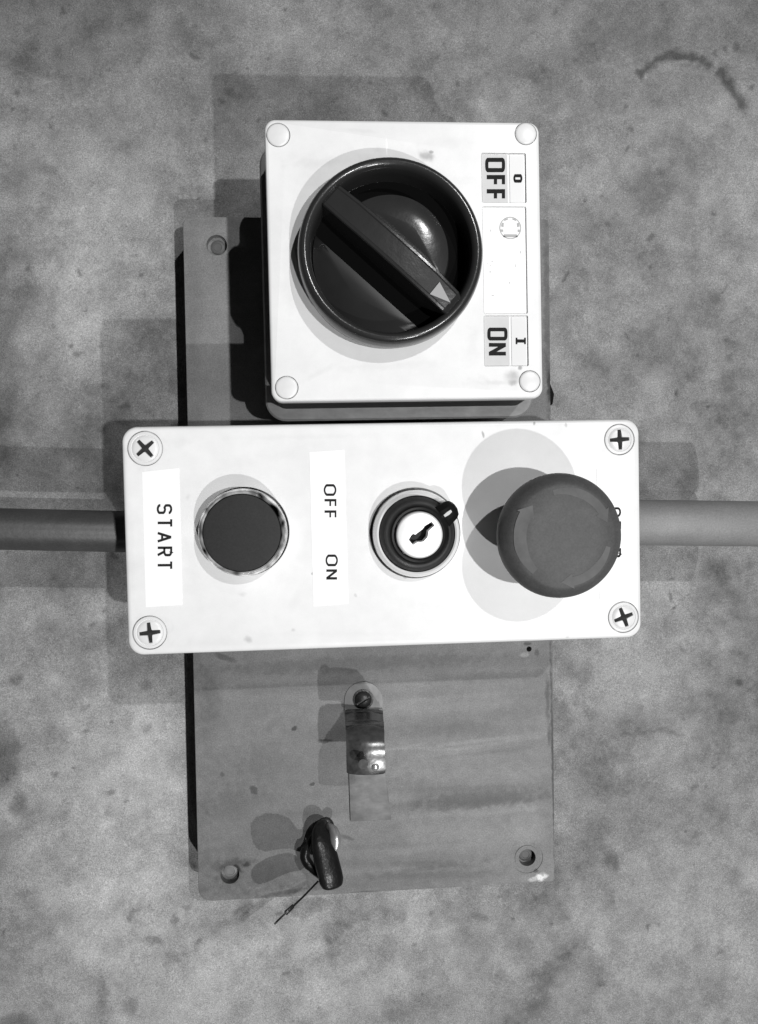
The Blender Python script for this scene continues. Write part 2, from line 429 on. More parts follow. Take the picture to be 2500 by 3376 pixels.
# ------------------------------------------------------------------ conduits
def conduit(name, label, pa, pb, r, m, xa, xb):
    a, b = W(*pa, ZC), W(*pb, ZC)
    d = (b - a).normalized()
    p0 = a + d * ((xa - a.x) / d.x); p1 = a + d * ((xb - a.x) / d.x)
    t = thing(name, label, 'conduit', p0)
    L = (p1 - p0).length; n = 48; prof = [(r, 0), (r, L)]
    # hollow pipe with open ends
    loops = []
    for (rr, s) in ((r - 3, 0), (r - .5, 0), (r, .8), (r, L - .8), (r - .5, L), (r - 3, L)):
        c = d * s; e1 = Vector((0, 0, 1)); e2 = d.cross(e1)
        loops.append([tuple(c + e1 * (rr * math.cos(2 * math.pi * i / n)) + e2 * (rr * math.sin(2 * math.pi * i / n))) for i in range(n)])
    part('pipe', _ring(loops, 35), m, t)
    return t, d, p0, p1
xl = W(405, 1745, ZC).x + 46; xr = W(2110, 1726, ZC).x - 44
conduit('conduit', 'dark conduit running along the wall into the START end of the control box', (0, 1744), (370, 1752), 31, PIPE_L, -2600, xl)
conduit('conduit', 'pale grey conduit leaving the control box beside the mushroom stop button', (2140, 1723), (2490, 1727), 36, PIPE_R, xr, W(2512, 1727, ZC).x)

# ------------------------------------------------------------------ mounting board
def build_board():
    c = [W(602, 713, ZP), W(1811, 722, ZP), W(1830, 2908, ZP), W(655, 2975, ZP)]
    cen = sum(c, Vector()) / 4; base = Vector((cen.x, cen.y, 0))
    q = [p - base for p in c]
    def loop(ins, z, r=13):
        pts = []; n = 7
        for i in range(4):
            p = q[i]; a = (q[i - 1] - p).normalized(); b = (q[(i + 1) % 4] - p).normalized()
            pp = Vector((p.x, p.y)) + (Vector((a.x, a.y)) + Vector((b.x, b.y))) * ins
            rr = (15, 6, 7, 24)[i]
            A = pp + Vector((a.x, a.y)) * rr; B = pp + Vector((b.x, b.y)) * rr
            for k in range(n + 1):
                t = k / n; pts.append((*((1 - t) ** 2 * A + 2 * t * (1 - t) * pp + t * t * B), z))
        return pts
    me = loft([loop(0, 2), loop(0, ZP - 2), loop(.6, ZP - .6), loop(2, ZP)], smooth=30)
    def L(px, py, z=ZP): p = W(px, py, z) - base; return p.x, p.y
    k = (DW - ZP) / F
    holes = [(715, 808, 33), (1739, 2828, 29), (758, 2884, 31), (1745, 2140, 9)]
    cuts = [cyl(*L(x, y), r * k, ZP - 13, ZP + 5) for x, y, r in holes]
    cuts.append(ring([(27 * k * 1.55, ZP - 1.0), (27 * k * 2.0, ZP - 1.0), (27 * k * 2.0, ZP + 3), (27 * k * 1.55, ZP + 3)], 40))
    for v in cuts[-1].vertices: v.co += Vector((*L(1739, 2828), 0)) * U
    me = cut(me, cuts, 30)
    sp = []
    def s(px, py, rx, ry, fac, ang=0, soft=.5):
        x, y = L(px, py); sp.append((x, y, rx * k, ry * k, math.radians(ang), fac, soft))
    s(740, 2168, 38, 12, .55, -18); s(969, 2402, 12, 7, .35, 40, .4); s(1030, 2585, 12, 7, .4, 15, .4); s(1075, 2443, 34, 8, .4, -2, .5)
    s(838, 2605, 17, 17, .5, 0, .4); s(735, 2553, 9, 9, .6); s(1742, 2122, 16, 7, .4); s(1772, 2152, 9, 16, .55); s(1768, 2872, 10, 8, .45, 45)
    s(1775, 2895, 34, 12, 2.0, 8, .4); s(1730, 2160, 20, 9, 1.6, 10, .5); s(1625, 2922, 18, 7, 1.5, 0, .6); s(1640, 2450, 200, 9, 1.2, 6, .9)
    s(1430, 2470, 130, 7, 1.15, -3, .9); s(1650, 2520, 240, 30, .9, 0, .9); s(1600, 2640, 260, 34, .84, 2, .6); s(1420, 2850, 200, 16, .8, -3, .7); s(1390, 2865, 90, 8, .85, 2, .6)
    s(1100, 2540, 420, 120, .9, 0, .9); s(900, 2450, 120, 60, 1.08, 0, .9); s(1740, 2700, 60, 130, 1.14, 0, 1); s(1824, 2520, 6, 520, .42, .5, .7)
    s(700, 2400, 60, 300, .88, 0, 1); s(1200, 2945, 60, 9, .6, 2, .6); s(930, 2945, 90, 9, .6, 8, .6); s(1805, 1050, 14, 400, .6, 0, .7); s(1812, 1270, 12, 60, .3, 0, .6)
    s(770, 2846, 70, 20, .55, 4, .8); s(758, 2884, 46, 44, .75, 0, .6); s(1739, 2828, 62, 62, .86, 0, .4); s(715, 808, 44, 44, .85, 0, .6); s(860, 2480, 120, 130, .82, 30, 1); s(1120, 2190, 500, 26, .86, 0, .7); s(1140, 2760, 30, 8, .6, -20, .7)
    s(1600, 2230, 260, 26, .84, 0, .7); s(1500, 2405, 280, 34, .84, -1, .8); s(1580, 2443, 240, 9, 1.24, 4, .8); s(1330, 2465, 110, 8, 1.2, 6, .8); s(1600, 2482, 220, 10, .84, 4, .8)
    s(1560, 2560, 300, 46, 1.12, 0, .8); s(1580, 2632, 300, 30, .78, 1, .6); s(1600, 2730, 330, 60, 1.14, 0, .7); s(1340, 2905, 330, 50, .82, 3, .6); s(830, 2760, 260, 240, .84, 0, .8)
    s(800, 2330, 200, 90, .92, 0, 1); s(1000, 2480, 150, 60, 1.1, 0, 1); s(780, 2864, 26, 11, .14, -34, .5); s(812, 2852, 16, 12, .3, 20, .6); s(726, 2862, 34, 16, .7, 0, .8)
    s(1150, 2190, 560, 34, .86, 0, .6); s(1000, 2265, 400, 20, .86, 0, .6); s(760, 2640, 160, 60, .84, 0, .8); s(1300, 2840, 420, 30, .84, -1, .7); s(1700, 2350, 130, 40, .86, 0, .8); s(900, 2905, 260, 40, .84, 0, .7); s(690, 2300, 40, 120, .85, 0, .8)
    s(1480, 2330, 420, 26, 1.1, 0, .8); s(1560, 2600, 380, 14, .86, -1, .7); s(1600, 2675, 300, 16, 1.16, 1, .7); s(1250, 2790, 500, 12, .9, 0, .7); s(1450, 2885, 300, 14, .84, -2, .7); s(1500, 2520, 420, 60, 1.14, 0, .8); s(1350, 2660, 520, 24, .86, 1, .7); s(800, 2900, 260, 110, .86, 0, .8); s(1500, 2300, 300, 12, 1.12, 2, .9); s(1640, 2210, 180, 12, 1.14, 0, .9); s(1240, 2740, 120, 30, 1.08, 0, 1); s(1690, 2790, 120, 70, 1.12, 0, .9)
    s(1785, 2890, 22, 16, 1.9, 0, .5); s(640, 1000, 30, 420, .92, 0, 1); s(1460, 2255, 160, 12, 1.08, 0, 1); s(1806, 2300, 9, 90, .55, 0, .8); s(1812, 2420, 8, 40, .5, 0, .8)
    m = mat('grey_board_paint', .185, .55, noise=((.012, .3, (1, 1, 1), 4), (.012, .2, (.25, 1.6, 1), 3), (.06, .18, (1, 1, 1), 4), (.42, .3, (1, 1, 1), 1), (.95, .3, (1, 1, 1), 0)), spots=sp,
            bump=((.03, .9, 4), (.4, .08, 2)), spec=.3)
    t = thing('mounting_board', 'tall grey painted board with drilled corners fixed behind both switch boxes', 'board', base)
    part('board_panel', me, m, t)
    for (hx, hy) in ((715, 808), (1739, 2828), (758, 2884)):
        part('recessed_bolt', lathe([(11.0, ZP - 13), (11.0, ZP - 11.5), (9, ZP - 10.8), (6.5, ZP - 10.6), (5.8, ZP - 11.3), (2, ZP - 11.3)], 32), mat('dull_bolt', .085 if hx < 750 or hx > 1000 else .16, .6, .2, noise=((.1, .3, (1, 1, 1), 3),)), t, (*L(hx, hy), 0))
    # black grommet edge peeping out behind the board's right side
    p = W(1814, 1285, 60) - base
    part('rubber_bumper', tube([(p.x - 10, p.y + 26, 50), (p.x - 8, p.y + 12, 56), (p.x - 5, p.y - 8, 58), (p.x - 5, p.y - 20, 54), (p.x - 9, p.y - 28, 48)], [2, 8, 12, 11, 2]), mat('matt_black_rubber', .01, .9, spec=.1), t)
    return base
BB = build_board()

# ------------------------------------------------------------------ isolator switch
def build_isolator():
    c = [W(868, 396, ZL), W(1779.4, 396, ZL), W(1791, 1309.6, ZL), W(898, 1327.5, ZL)]
    cen = sum(c, Vector()) / 4; base = Vector((cen.x, cen.y, ZP))
    w = ((c[1] - c[0]).length + (c[2] - c[3]).length) / 2; h = ((c[0] - c[3]).length + (c[1] - c[2]).length) / 2
    t = thing('isolator_switch', 'square white isolator box with a large dark rotary handle and ON and OFF fields', 'switch', base)
    T = ZL - ZP
    def L(px, py, z=ZL): p = W(px, py, z) - base; return p.x, p.y
    k = (DW - ZL) / F
    body = rbox(w, h, 14, [(-10, .5), (-12, 90), (-14, 108), (-15.5, 116), (-15.5, 121), (-13, 123.5), (-8, 124.2), (-1, 126), (3, 127)], 8)
    part('enclosure_body', body, mat('grey_shell_plastic', .27, .5, noise=((.03, .4, (1, 1, 1), 4), (.15, .25, (.3, 1, 1), 4)), bump=((.1, .2, 3),)), t, label='greyer lower shell with a projecting lip')  # shell tone set darker than the lid
    part('dark_ring', rbox(w, h, 14, [(1.5, 122), (1.5, 129), (5, T - 21)], 8), mat('recess_shade_grey', .06, .7, noise=((.1, .5, (.3, 1, 1), 4),)), t)  # added dark band: shade of the recess under the lid as colour
    lid = rbox(w, h, 14, [(7, T - 24), (0, T - 19), (0, T - 4.5), (.5, T - 2.4), (1.8, T - .8), (4.2, T)], 10)
    caps = [(917.4, 444.5, 39), (1734, 440.4, 37.5), (945.5, 1277.7, 38.5), (1747, 1257, 37)]
    cuts = [cyl(*L(x, y), r * k, T - 5, T + 4) for x, y, r in caps]
    # shallow label fields
    def rc(x0, x1, y0, y1, d, r=2.2):
        a = L(x0, y0); b = L(x1, y1); me = rbox(abs(b[0] - a[0]), abs(b[1] - a[1]), r, [(0, T - d), (0, T + 3)], 4)
        for v in me.vertices: v.co += Vector(((a[0] + b[0]) / 2, (a[1] + b[1]) / 2, 0)) * U
        return me
    cuts += [rc(1587, 1737, 503, 669, 3.2), rc(1590, 1741, 680, 1034, 3.0), rc(1595, 1744, 1040, 1207, 3.2)]
    lid = cut(lid, cuts, 40)
    sp = []
    def s(px, py, rx, ry, fac, ang=0, soft=.6):
        x, y = L(px, py); sp.append((x, y, rx * k, ry * k, math.radians(ang), fac, soft))
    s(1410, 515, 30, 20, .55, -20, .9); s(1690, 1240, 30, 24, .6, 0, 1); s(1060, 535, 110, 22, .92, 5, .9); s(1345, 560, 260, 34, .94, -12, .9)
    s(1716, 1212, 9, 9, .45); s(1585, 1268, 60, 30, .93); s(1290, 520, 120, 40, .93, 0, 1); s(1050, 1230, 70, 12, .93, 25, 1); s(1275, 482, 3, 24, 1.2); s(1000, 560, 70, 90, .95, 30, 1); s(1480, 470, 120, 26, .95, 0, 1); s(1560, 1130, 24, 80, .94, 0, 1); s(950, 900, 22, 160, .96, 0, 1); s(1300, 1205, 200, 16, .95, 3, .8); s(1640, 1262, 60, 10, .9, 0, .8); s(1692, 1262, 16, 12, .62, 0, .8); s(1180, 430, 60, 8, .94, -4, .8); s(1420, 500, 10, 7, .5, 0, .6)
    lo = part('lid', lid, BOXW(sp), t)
    for i, (x, y, r) in enumerate(caps):
        R_ = r * k
        me = lathe([(R_ - 1.1, -4.8), (R_ - 1.1, .2), (R_ - 1.8, .9), (R_ - 3.5, 1.3), (2, 1.6)], 40)
        part('screw_cap', me, SCREWP, t, (*L(x, y), T))
    # label fields: floor plates standing in the recesses
    def field(name, x0, x1, y0, y1, z0, z1, m, parent, r=1.6, lab=None):
        a = L(x0, y0); b = L(x1, y1)
        me = rbox(abs(b[0] - a[0]), abs(b[1] - a[1]), r, [(0, z0), (.15, z1)], 4)
        return part(name, me, m, parent, ((a[0] + b[0]) / 2, (a[1] + b[1]) / 2, 0), lab)
    off = field('label_field', 1589, 1677, 505, 667, T - 3.15, T - 2.2, CELL, t, lab='grey field reading OFF')
    field('symbol_field', 1681, 1732, 505, 667, T - 3.15, T - 2.2, mat('pale_label_field', .74, .45), t, lab='pale field with the O symbol')
    on = field('label_field', 1597, 1683, 1042, 1205, T - 3.15, T - 2.2, CELL, t, lab='grey field reading ON')
    field('symbol_field', 1687, 1739, 1042, 1205, T - 3.15, T - 2.2, mat('pale_label_field', .7, .45), t, lab='pale field with the I symbol')
    stk = field('sticker', 1592, 1737, 682, 1032, T - 2.95, T - 1.6, TAPE, t, lab='blank white sticker with a small round emblem')
    zt = ZL - 2.2
    def lt(name, *a, par=t, **kw):
        me = lettering(*a, parent_base=base, **kw)
        o = part(name, me, INKB, par)
        return o
    for nm, a in (('lettering', ('oFF', 1599, 1667, 520, 661)), ('lettering', ('oN', 1606, 1675, 1080, 1172))):
        o = lt(nm, *a, zt, .19, .13)
    lt('symbol_lettering', 'O', 1692, 1724, 574, 602, zt, .27, 0)
    lt('symbol_lettering', 'I', 1700, 1735, 1108, 1140, zt, .2, 0)
    # round emblem: thin ring with blocks, faint tiny print
    zz = T + .0
    ex, ey = L(1684, 750); FA = mat('faint_grey_print', .42, .6)
    rg = ring([(13.3, 0), (14.6, 0), (14.6, .25), (13.3, .25)], 40)
    blocks = [prism([(-10, -12), (10, -12), (8.5, -8.2), (-8.5, -8.2)], 0, .25), prism([(-12.6, 2), (-9, 1), (-8.5, 6.5), (-11, 7)], 0, .22), prism([(9.2, 1), (12.6, 2), (11.5, 7), (8.6, 6)], 0, .22),
              prism([(-13, -5), (-9.5, -5), (-9.5, -2), (-12.8, -1.8)], 0, .22), prism([(9.8, -5.5), (12.8, -5), (12.6, -2), (9.6, -2)], 0, .22), prism([(-8, 9), (-3, 10.8), (-3, 12.6), (-8, 11.2)], 0, .22), prism([(3, 10.8), (8, 9), (8, 11.2), (3, 12.6)], 0, .22)]
    part('emblem', joinm([rg] + blocks), FA, t, (ex, ey, T - 1.6))
    bits = []
    for (x, y, a, b) in ((1618, 755, 3, 7), (1622, 858, 4, 4), (1618, 872, 3, 3), (1615, 893, 5, 4), (1680, 928, 3, 6), (1622, 972, 8, 3), (1716, 826, 3, 8), (1606, 865, 3, 3), (1700, 870, 2, 10)):
        p = L(x, y); bits.append(prism([(p[0], p[1]), (p[0] + a * k, p[1]), (p[0] + a * k, p[1] - b * k), (p[0], p[1] - b * k)], T - 1.65, T - 1.45))
    part('small_print', joinm(bits), mat('worn_grey_print', .5, .6), t)
    # ---- rotary handle
    hz = 40; ax, ay = L(1289, 832, ZL + hz * .8)
    kr = (DW - ZL - 34) / F; R_ = 306 * kr
    prof = [(R_ - 10, .3), (R_ - 4, 3), (R_ - .6, 14), (R_, 26), (R_ - 1.0, 36), (R_ - 3.5, 42.5), (R_ - 7, 45), (R_ - 11, 44.5), (R_ - 14, 42), (R_ - 16, 37), (R_ - 17, 25), (R_ - 17.5, 3)]
    ringm = lathe([(2, .3)] + prof + [(2, 2.2)], 96, 50)
    knob = part('rotary_handle', ringm, SWITCH, t, (ax, ay, T))
    part('recess_floor', lathe([(R_ - 17.6, 1), (R_ - 17.6, 3.2), (2, 3.4)], 64), mat('shaded_recess', .004, .95, spec=.05), knob)  # near-black floor carries the shade of the deep handle slot
    def dshape(rad, off, sign, prof2, name, m=None):
        a0 = math.asin(off / rad); n = 40; base_ = []
        for i in range(n + 1):
            a = a0 + (math.pi - 2 * a0) * i / n; base_.append((rad * math.cos(a), sign * rad * math.sin(a)))
        for i in range(1, 12):
            base_.append((-rad * math.cos(a0) + 2 * rad * math.cos(a0) * i / 12, sign * off))
        cy_ = sign * (off + rad) / 2.1
        loops = [[(x * f_, cy_ + (y - cy_) * f_, z) for x, y in base_] for f_, z in prof2]
        o = part(name, loft(loops, smooth=40), m or SWITCH, knob); o.rotation_euler = (0, 0, math.radians(-42.2)); return o
    dshape(R_ - 42, 17, 1, [(1, 3), (1, 22), (.985, 25.5), (.96, 27.5), (.93, 27.9), (.8, 29.8), (.6, 32), (.35, 33.6), (.1, 34)], 'raised_dome')
    dshape(R_ - 18.5, 42, -1, [(1, 3), (1, 7.4), (.99, 8), (.8, 8.6), (.5, 9.2), (.1, 9.4)], 'lower_dome', mat('shaded_handle_plastic', .012, .3, noise=((.03, .3, (1, 1, 1), 4),), spec=.12))  # lower half in a darker tone: shade inside the handle put into colour
    ang = -42.2; LL = R_ - 12; hw = 17.5
    loops = []
    for s_, wf, zt_ in ((-LL, .8, 40), (-LL + 7, .95, 46), (-LL * .6, 1, 51), (-LL * .2, 1, 54), (LL * .2, 1, 55), (LL * .6, 1, 54), (LL - 8, .95, 49), (LL, .8, 42)):
        a = hw * wf
        loops.append([(s_, -a, 4), (s_, -a + .4, zt_ - 2.2), (s_, -a + 1.6, zt_ - .2), (s_, -a + 4.4, zt_ + .2), (s_, -a + 6, zt_ - .9), (s_, a - 6, zt_ - .9), (s_, a - 4.4, zt_ + .2), (s_, a - 1.6, zt_ - .2), (s_, a - .4, zt_ - 2.2), (s_, a, 4)])
    bar = loft(loops, smooth=16)
    bo = part('grip_bar', bar, SWITCH, knob); bo.rotation_euler = (0, 0, math.radians(ang))
    zb = ZL + 52
    tri = []
    for x, y in ((1449, 929.5), (1415.5, 971), (1486, 1000)):
        p = W(x, y, zb) - base; tri.append((p.x - ax, p.y - ay))
    part('pointer_arrow', prism(tri, 44, 54.6, .96), TRI, knob, (0, 0, 0))
    return base
build_isolator()

# ------------------------------------------------------------------ control box
def build_box():
    c = [W(399.7, 1405.5, ZQ), W(2105.7, 1382, ZQ), W(2120.3, 2102.5, ZQ), W(421.7, 2162, ZQ)]
    cen = sum(c, Vector()) / 4; base = Vector((cen.x, cen.y, ZP))
    w = ((c[1] - c[0]).length + (c[2] - c[3]).length) / 2; h = ((c[0] - c[3]).length + (c[1] - c[2]).length) / 2
    t = thing('control_box', 'long white push-button station with start button, key switch and mushroom stop', 'control box', base)
    T = ZQ - ZP
    def L(px, py, z=ZQ): p = W(px, py, z) - base; return p.x, p.y
    k = 1000.0 / F
    sp = []
    def s(px, py, rx, ry, fac, ang=0, soft=.6):
        x, y = L(px, py); sp.append((x, y, rx * k, ry * k, math.radians(ang), fac, soft))
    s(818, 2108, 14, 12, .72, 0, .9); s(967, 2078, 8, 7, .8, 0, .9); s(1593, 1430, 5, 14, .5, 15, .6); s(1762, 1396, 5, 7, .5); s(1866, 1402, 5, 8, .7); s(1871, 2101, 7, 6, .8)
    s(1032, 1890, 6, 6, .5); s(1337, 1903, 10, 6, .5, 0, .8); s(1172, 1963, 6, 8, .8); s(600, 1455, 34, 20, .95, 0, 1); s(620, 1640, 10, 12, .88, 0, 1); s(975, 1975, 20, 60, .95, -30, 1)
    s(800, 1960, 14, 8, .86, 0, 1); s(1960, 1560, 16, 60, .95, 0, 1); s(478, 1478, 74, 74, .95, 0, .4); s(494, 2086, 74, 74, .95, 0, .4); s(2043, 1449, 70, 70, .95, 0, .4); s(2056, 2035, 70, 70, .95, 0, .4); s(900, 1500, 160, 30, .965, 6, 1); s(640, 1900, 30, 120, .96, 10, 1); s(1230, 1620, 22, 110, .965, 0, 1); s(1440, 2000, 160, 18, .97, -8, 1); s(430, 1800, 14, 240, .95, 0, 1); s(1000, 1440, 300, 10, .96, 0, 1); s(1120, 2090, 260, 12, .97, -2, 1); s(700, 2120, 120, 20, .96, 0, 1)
    body = rbox(w, h, 20, [(5, .6), (4, 8), (1.5, T - 46), (2.2, T - 45), (2.2, T - 42)], 10)
    ents = []
    part('enclosure_body', body, BOXW([]), t)
    lid = rbox(w, h, 20, [(.4, T - 41.5), (0, T - 40), (0, T - 5), (.6, T - 2.6), (2, T - .9), (4.6, T)], 12)
    scr = [(478.3, 1478.3, 57, 40), (2043, 1449, 53, 3), (493.8, 2086, 56, 5), (2056, 2035, 54, 20)]
    cuts = [cyl(*L(x, y), r * k, T - 6.5, T + 4, 48) for x, y, r, a in scr]
    lid = cut(lid, cuts, 40)
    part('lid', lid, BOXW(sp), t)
    for (x, y, r, a) in scr:
        R_ = r * k - 1.0
        head = lathe([(R_, -6.2), (R_, -1.0), (R_ - .7, -.1), (R_ - 3.5, .3), (R_ - 4.6, -.4), (R_ - 6, .6), (R_ - 9, 1.4), (2, 1.8)], 48, 40)
        A, B = 15.8, 3.2
        cr = [(A, -B * .75), (A, B * .75), (B + 1, B), (B, B + 1), (B * .75, A), (-B * .75, A), (-B, B + 1), (-B - 1, B), (-A, B * .75), (-A, -B * .75), (-B - 1, -B), (-B, -B - 1), (-B * .75, -A), (B * .75, -A), (B, -B - 1), (B + 1, -B)]
        crm = loft([[(px * .45, py * .45, -5.2) for px, py in cr], [(px * 1.05, py * 1.05, 2.6) for px, py in cr]])
        head = cut(head, [crm], 40)
        o = part('lid_screw', head, SCREWP, t, (*L(x, y), T)); o.rotation_euler = (0, 0, math.radians(a))
        cross_fill = loft([[(px * .5, py * .5, -4.9) for px, py in cr], [(px * .9, py * .9, -.1) for px, py in cr]])  # dark plug filling most of the cross slot
        part('cross_recess', cross_fill, CROSSD, o)
    # ---- tape labels
    def tape(corners, txts, nm):
        q = [W(x, y, ZQ) - base for x, y in corners]
        me = loft([[(p.x, p.y, T - .3) for p in q], [(p.x, p.y, T + .45) for p in q]], smooth=30)
        o = part('tape_label', me, TAPE, t, label=nm)
        for a in txts:
            l = lettering(*a[:5], ZQ + .45, a[5], a[6], parent_base=base, h=.12)
            part('lettering', l, INK, o)
    tape([(469, 1556), (590, 1543), (601.5, 1994), (481, 2002)], [('START', 516, 569, 1662, 1880, .16, .24)], 'white tape printed START')
    tape([(1020.6, 1491), (1134.4, 1483.5), (1148.5, 1990), (1034, 1999)], [('OFF', 1067, 1110, 1596, 1710, .155, .19), ('ON', 1073, 1115, 1828, 1911, .155, .19)], 'white tape printed OFF and ON')
    tape([(1967, 1548), (2081, 1543.5), (2090, 1972), (1977, 1977)], [('STOP', 1998, 2049, 1672, 1838, .14, .2)], 'white tape printed STOP, mostly behind the mushroom button')
    # ---- start button
    zb = 33
    x, y = L(798, 1757, ZQ + zb)
    cap = lathe([(50.9, -2), (50.9, 31.5), (50.1, 33.4), (47, 34), (2, 34.2)], 72, 40)
    sb = part('start_button', cap, DARKCAP, t, (x, y, T), 'flat dark push button'); sb.scale = (.96, .96, 1)
    part('bezel', ring([(58.4, 1), (58.4, 22), (57.9, 26), (57, 30), (55.2, 33), (53.2, 33.9), (51.6, 32.6), (51.0, -1)], 96), CHROME, sb)
    part('dark_ring', ring([(60.5, -1), (60.5, 1.4), (58.5, 2.0), (58.5, -1)], 72), BLACK, sb)
    # ---- key switch
    x, y = L(1384, 1764, ZQ + 47)
    ks = part('key_switch', ring([(49.5, -1), (49.5, 19), (48, 23), (44, 27), (40.5, 35), (38, 43), (35, 45.5), (32.5, 45), (31.2, 41), (31, -1)], 80), BLACK, t, (x, y, T), 'key switch with black pointer collar and silver barrel')
    part('bezel', ring([(57, -1), (57, 14), (56.2, 18), (54.6, 21), (52, 22.4), (50, 21), (49.8, -1)], 96), mat('bright_nickel', .95, .3, .25, bump=((.09, .2, 2),)), ks)
    part('bezel_shade_ring', ring([(60.5, -1), (60, 1.8), (57.5, 2.3), (57.2, -1)], 72), DARKSTEEL, ks)  # dark tone paints the shade contour around the bezel foot
    # pointer nub, toward upper right
    na = math.atan2(1762 - 1688, 1478 - 1372)
    nub = []
    for r0, wd_, z1 in ((30, 17, 36), (38, 15.5, 40), (46, 14, 41), (53, 13, 39), (58, 10.5, 35), (60.8, 6, 30)):
        nub.append([(r0, -wd_, 8), (r0, -wd_, z1 - 6), (r0, -wd_ * .5, z1), (r0, wd_ * .5, z1), (r0, wd_, z1 - 6), (r0, wd_, 8)])
    o = part('pointer', loft(nub, smooth=24), mat('matt_black_plastic', .007, .6, spec=.08), ks); o.rotation_euler = (0, 0, na)
    o = part('pointer_mark', loft([[(40, -1.6, 38), (40, 1.6, 38), (40, 1.6, 41.0), (40, -1.6, 41.0)], [(46, -2.2, 36), (46, 2.2, 36), (46, 2.2, 41.9), (46, -2.2, 41.9)], [(51.5, -1.6, 33), (51.5, 1.6, 33), (51.5, 1.6, 40), (51.5, -1.6, 40)]]), mat('pointer_mark_paint', .6, .6, spec=.1), ks); o.rotation_euler = (0, 0, na)
    face = lathe([(29.8, 0), (29.8, 44), (28.8, 46), (26.5, 47), (2, 47.2)], 72, 40)
    a0 = math.atan2(1190 - 1030, 1060 - 870)
    def rt(pts, a):
        return [(px * math.cos(a) - py * math.sin(a), px * math.sin(a) + py * math.cos(a)) for px, py in pts]
    slot = rt([(-14.5, -4.6), (-14.5, 4.0), (-9, 6.2), (-5.5, 6.5), (-4, 3.8), (8, 3.6), (12, 5), (22.5, 3.6), (22.5, -2.6), (12, -3.2), (10, -5.2), (6, -8.5), (-1, -9.6), (-5, -7.5), (-7, -5.5)], a0 - .05)
    face = cut(face, [prism(slot, 24, 52)], 40)
    part('lock_barrel', face, SILVER, ks)
    part('keyway', prism([(px * .97, py * .97) for px, py in slot], 22, 28), BLACK, ks)
    # ---- mushroom stop
    hr = 92
    x, y = L(1845, 1766, ZQ + 86)
    R_ = 211 * (1000 - 86) / F
    stem = lathe([(48, -1), (48, 6), (45, 8.5), (38, 9), (37, 40), (44, 56), (52, 62)], 64, 40)
    st = part('emergency_stop', lathe([(50, 60), (R_ - 14, 62), (R_ - 5, 69), (R_ - .8, 76), (R_, 84), (R_ - .5, 88.5), (R_ - 2, 93), (R_ - 4.5, 97.5), (R_ - 8, 101.7), (R_ - 12, 104.8), (R_ - 16, 106.6), (R_ * .5, 107.6), (3, 107.8)], 112, 60), HEAD, t, (x, y, T), 'wide mushroom stop button with three turn arrows')
    part('stem', stem, BLACK, st)
    zt = 107.05
    def zface(r): 
        return 106.8 + (R_ - 16 - r) / (R_ * .5 - 16 + 1e-6) * .8 if r > R_ * .5 else 107.6
    for a1, a2, wdt in ((228, 150, 1.0), (104, 32, .7), (-14, -80, .7)):
        r0, r1 = R_ * (.72 - .11 * wdt), R_ * (.72 + .09 * wdt)
        v = []; n = 20
        ins, outs = [], []
        for i in range(n + 1):
            a = math.radians(a1 + (a2 - a1) * i / n); f_ = min(1, .55 + i / n)
            mid = (r0 + r1) / 2; hwd = (r1 - r0) / 2 * f_
            ins.append(((mid - hwd) * math.cos(a), (mid - hwd) * math.sin(a))); outs.append(((mid + hwd) * math.cos(a), (mid + hwd) * math.sin(a)))
        ah = math.radians(a2); at_ = math.radians(a2 - 15)
        head_ = [((r1 + 4) * math.cos(ah), (r1 + 4) * math.sin(ah)), ((r0 + r1) / 2 * math.cos(at_), (r0 + r1) / 2 * math.sin(at_)), ((r0 - 4) * math.cos(ah), (r0 - 4) * math.sin(ah))]
        verts, fcs = [], []
        for i in range(n + 1):
            for (px, py) in (ins[i], outs[i]): verts.append((px, py, zface(math.hypot(px, py)) + .15))
        for i in range(n): fcs.append((2 * i, 2 * i + 1, 2 * i + 3, 2 * i + 2))
        b = len(verts); verts += [(px, py, zface(math.hypot(px, py)) + .22) for px, py in head_]; fcs.append((b, b + 1, b + 2))
        part('turn_arrow', mesh_from(verts, fcs), ARROW, st)
build_box()

